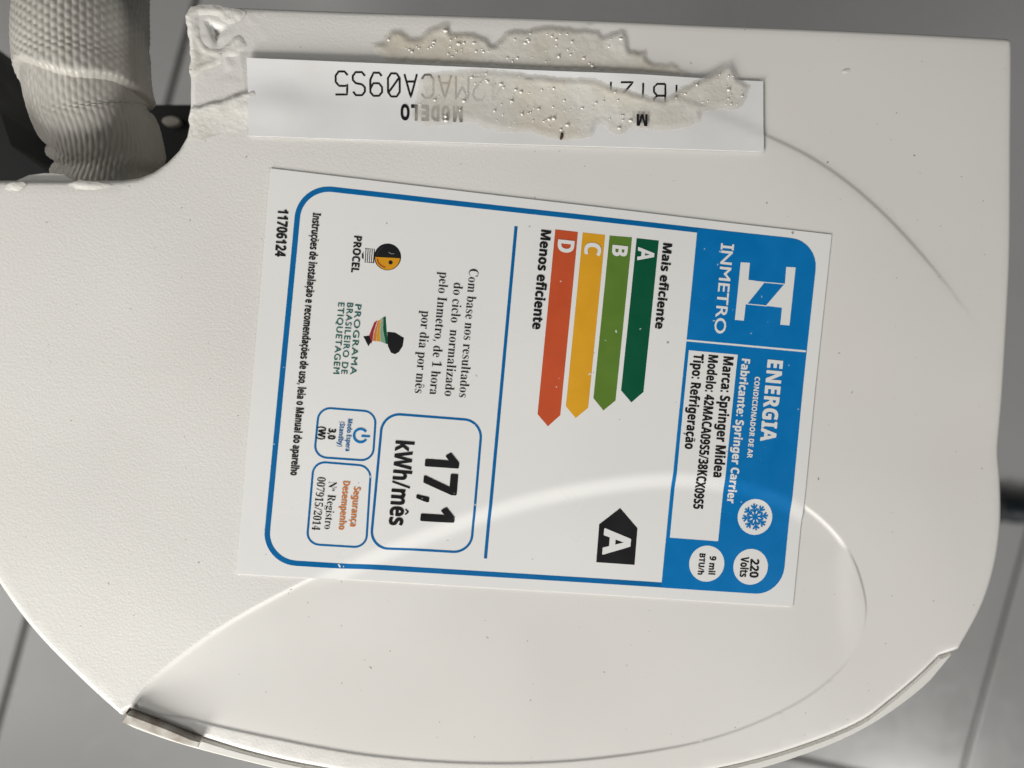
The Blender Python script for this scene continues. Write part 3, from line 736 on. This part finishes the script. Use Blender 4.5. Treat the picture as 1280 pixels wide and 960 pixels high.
def wrap(name, s0, s1, r0, edge=None, ns=None, nth=400, amp=.00040, phase=0.0, tilt=0.0, cre=()):
    ns = ns or int((s1 - s0) / .00036)
    S_ = np.linspace(s0, s1, ns); TH_ = np.linspace(0, 2*math.pi, nth, endpoint=False); V = np.zeros((ns, nth, 3))
    up = np.array([0, 0, 1.0])
    for i, s in enumerate(S_):
        ss = np.full(nth, s)
        if edge is not None: ss = s + (edge(TH_) * (1 - (s - s0) / (s1 - s0)) ** 2)      # uneven folded end
        c = np.stack([np.interp(ss, seg, path[:, k]) for k in range(3)], 1)
        c2 = np.stack([np.interp(ss + .002, seg, path[:, k]) for k in range(3)], 1)
        t = c2 - c; t /= np.linalg.norm(t, axis=1)[:, None] + 1e-12
        x = np.cross(t, up); x /= np.linalg.norm(x, axis=1)[:, None]; z = np.cross(x, t)
        rows = 66; q = (TH_ + phase + tilt * (s - s0)) / (2*math.pi) * rows; w = (ss / .0018) + .5 * (np.floor(q) % 2)
        bump = np.abs(np.sin(math.pi * q)) ** .7 * (.12 + .88 * np.abs(np.sin(math.pi * w)) ** .6)
        pz = np.array([noise.noise((math.cos(a)*1.4, math.sin(a)*1.4, s*60 + phase)) for a in TH_])
        r = r0 * (1 + .035 * pz) + amp * bump * (.75 + .5 * pz)
        for (sc_, dep, wd, sl) in cre:
            r = r - dep * np.exp(-((ss - sc_ - sl * np.sin(TH_)) / wd) ** 2)
        if edge is not None: r = r - .0024 * max(0, 1 - (s - s0) / .0016) ** 2
        V[i] = c + x * (r * np.cos(TH_))[:, None] + z * (r * np.sin(TH_))[:, None]
    f = [[i*nth + j, i*nth + (j+1) % nth, (i+1)*nth + (j+1) % nth, (i+1)*nth + j] for i in range(ns-1) for j in range(nth)]
    mesh(name, V.reshape(-1, 3), f, M_foam, pipe, org=pipe_base)
wrap('lower_wrap', s_hid, s_fold + .008, .0137, phase=.4, tilt=18, cre=((s_of(P(136, 205, -.029)), .0017, .0016, .004), (s_of(P(122, 160, -.023)), .0012, .0016, -.004)))
wrap('upper_wrap', s_fold, s_near, .0153, edge=lambda a: .0035 * np.cos(a - 2.4) + .0012 * np.sin(3 * a), phase=0.0, tilt=2, cre=((s_of(P(104, 40, -.023)), .0008, .0018, .007),))
wrap('upper_wrap', s_near - .001, seg[-1], .0152, ns=220, nth=72, amp=0.0)

# ------------------------------------------------------------------ dark hose on the floor beside the unit
ROOT = np.zeros(3)
hp = [P(1225, 634, -HC + .018), P(1300, 640, -HC + .018), P(1380, 650, -HC + .018), P(1500, 640, -HC + .018)]
hc = spline(np.array(hp), step=.006); nh = 20; V = []; Fh = []
hroot = empty('rubber_hose', tuple(P(1225, 634, -HC)))
tag(hroot, 'dark rubber hose lying on the tiles beside the unit', 'hose')
for i, c in enumerate(hc):
    t = hc[min(i+1, len(hc)-1)] - hc[max(i-1, 0)]; t /= np.linalg.norm(t); x = np.cross(t, [0, 0, 1.0]); z = np.cross(x, t)
    r = .0172 + .0008 * math.sin(i * 1.6)
    V += [tuple(c + x*r*math.cos(2*math.pi*k/nh) + z*r*math.sin(2*math.pi*k/nh)) for k in range(nh)]
Fh = [[i*nh+k, i*nh+(k+1) % nh, (i+1)*nh+(k+1) % nh, (i+1)*nh+k] for i in range(len(hc)-1) for k in range(nh)]
Fh += [list(range(nh))[::-1], list(range((len(hc)-1)*nh, len(hc)*nh))]
mesh('hose_tube', V, Fh, M_rub, hroot, org=P(1225, 634, -HC))
c0 = hc[0]; cl = [tuple(q) for q in []]
V = []; 
for i, (dx, r) in enumerate(((0, .0178), (0, .0196), (.007, .0196), (.007, .0178))):
    V += [(c0[0] + .012 + dx, c0[1] + r*math.cos(2*math.pi*k/nh), c0[2] + r*math.sin(2*math.pi*k/nh)) for k in range(nh)]
mesh('clamp', V, [[i*nh+k, i*nh+(k+1) % nh, (i+1)*nh+(k+1) % nh, (i+1)*nh+k] for i in range(3) for k in range(nh)], M_dark, hroot, org=P(1225, 634, -HC))
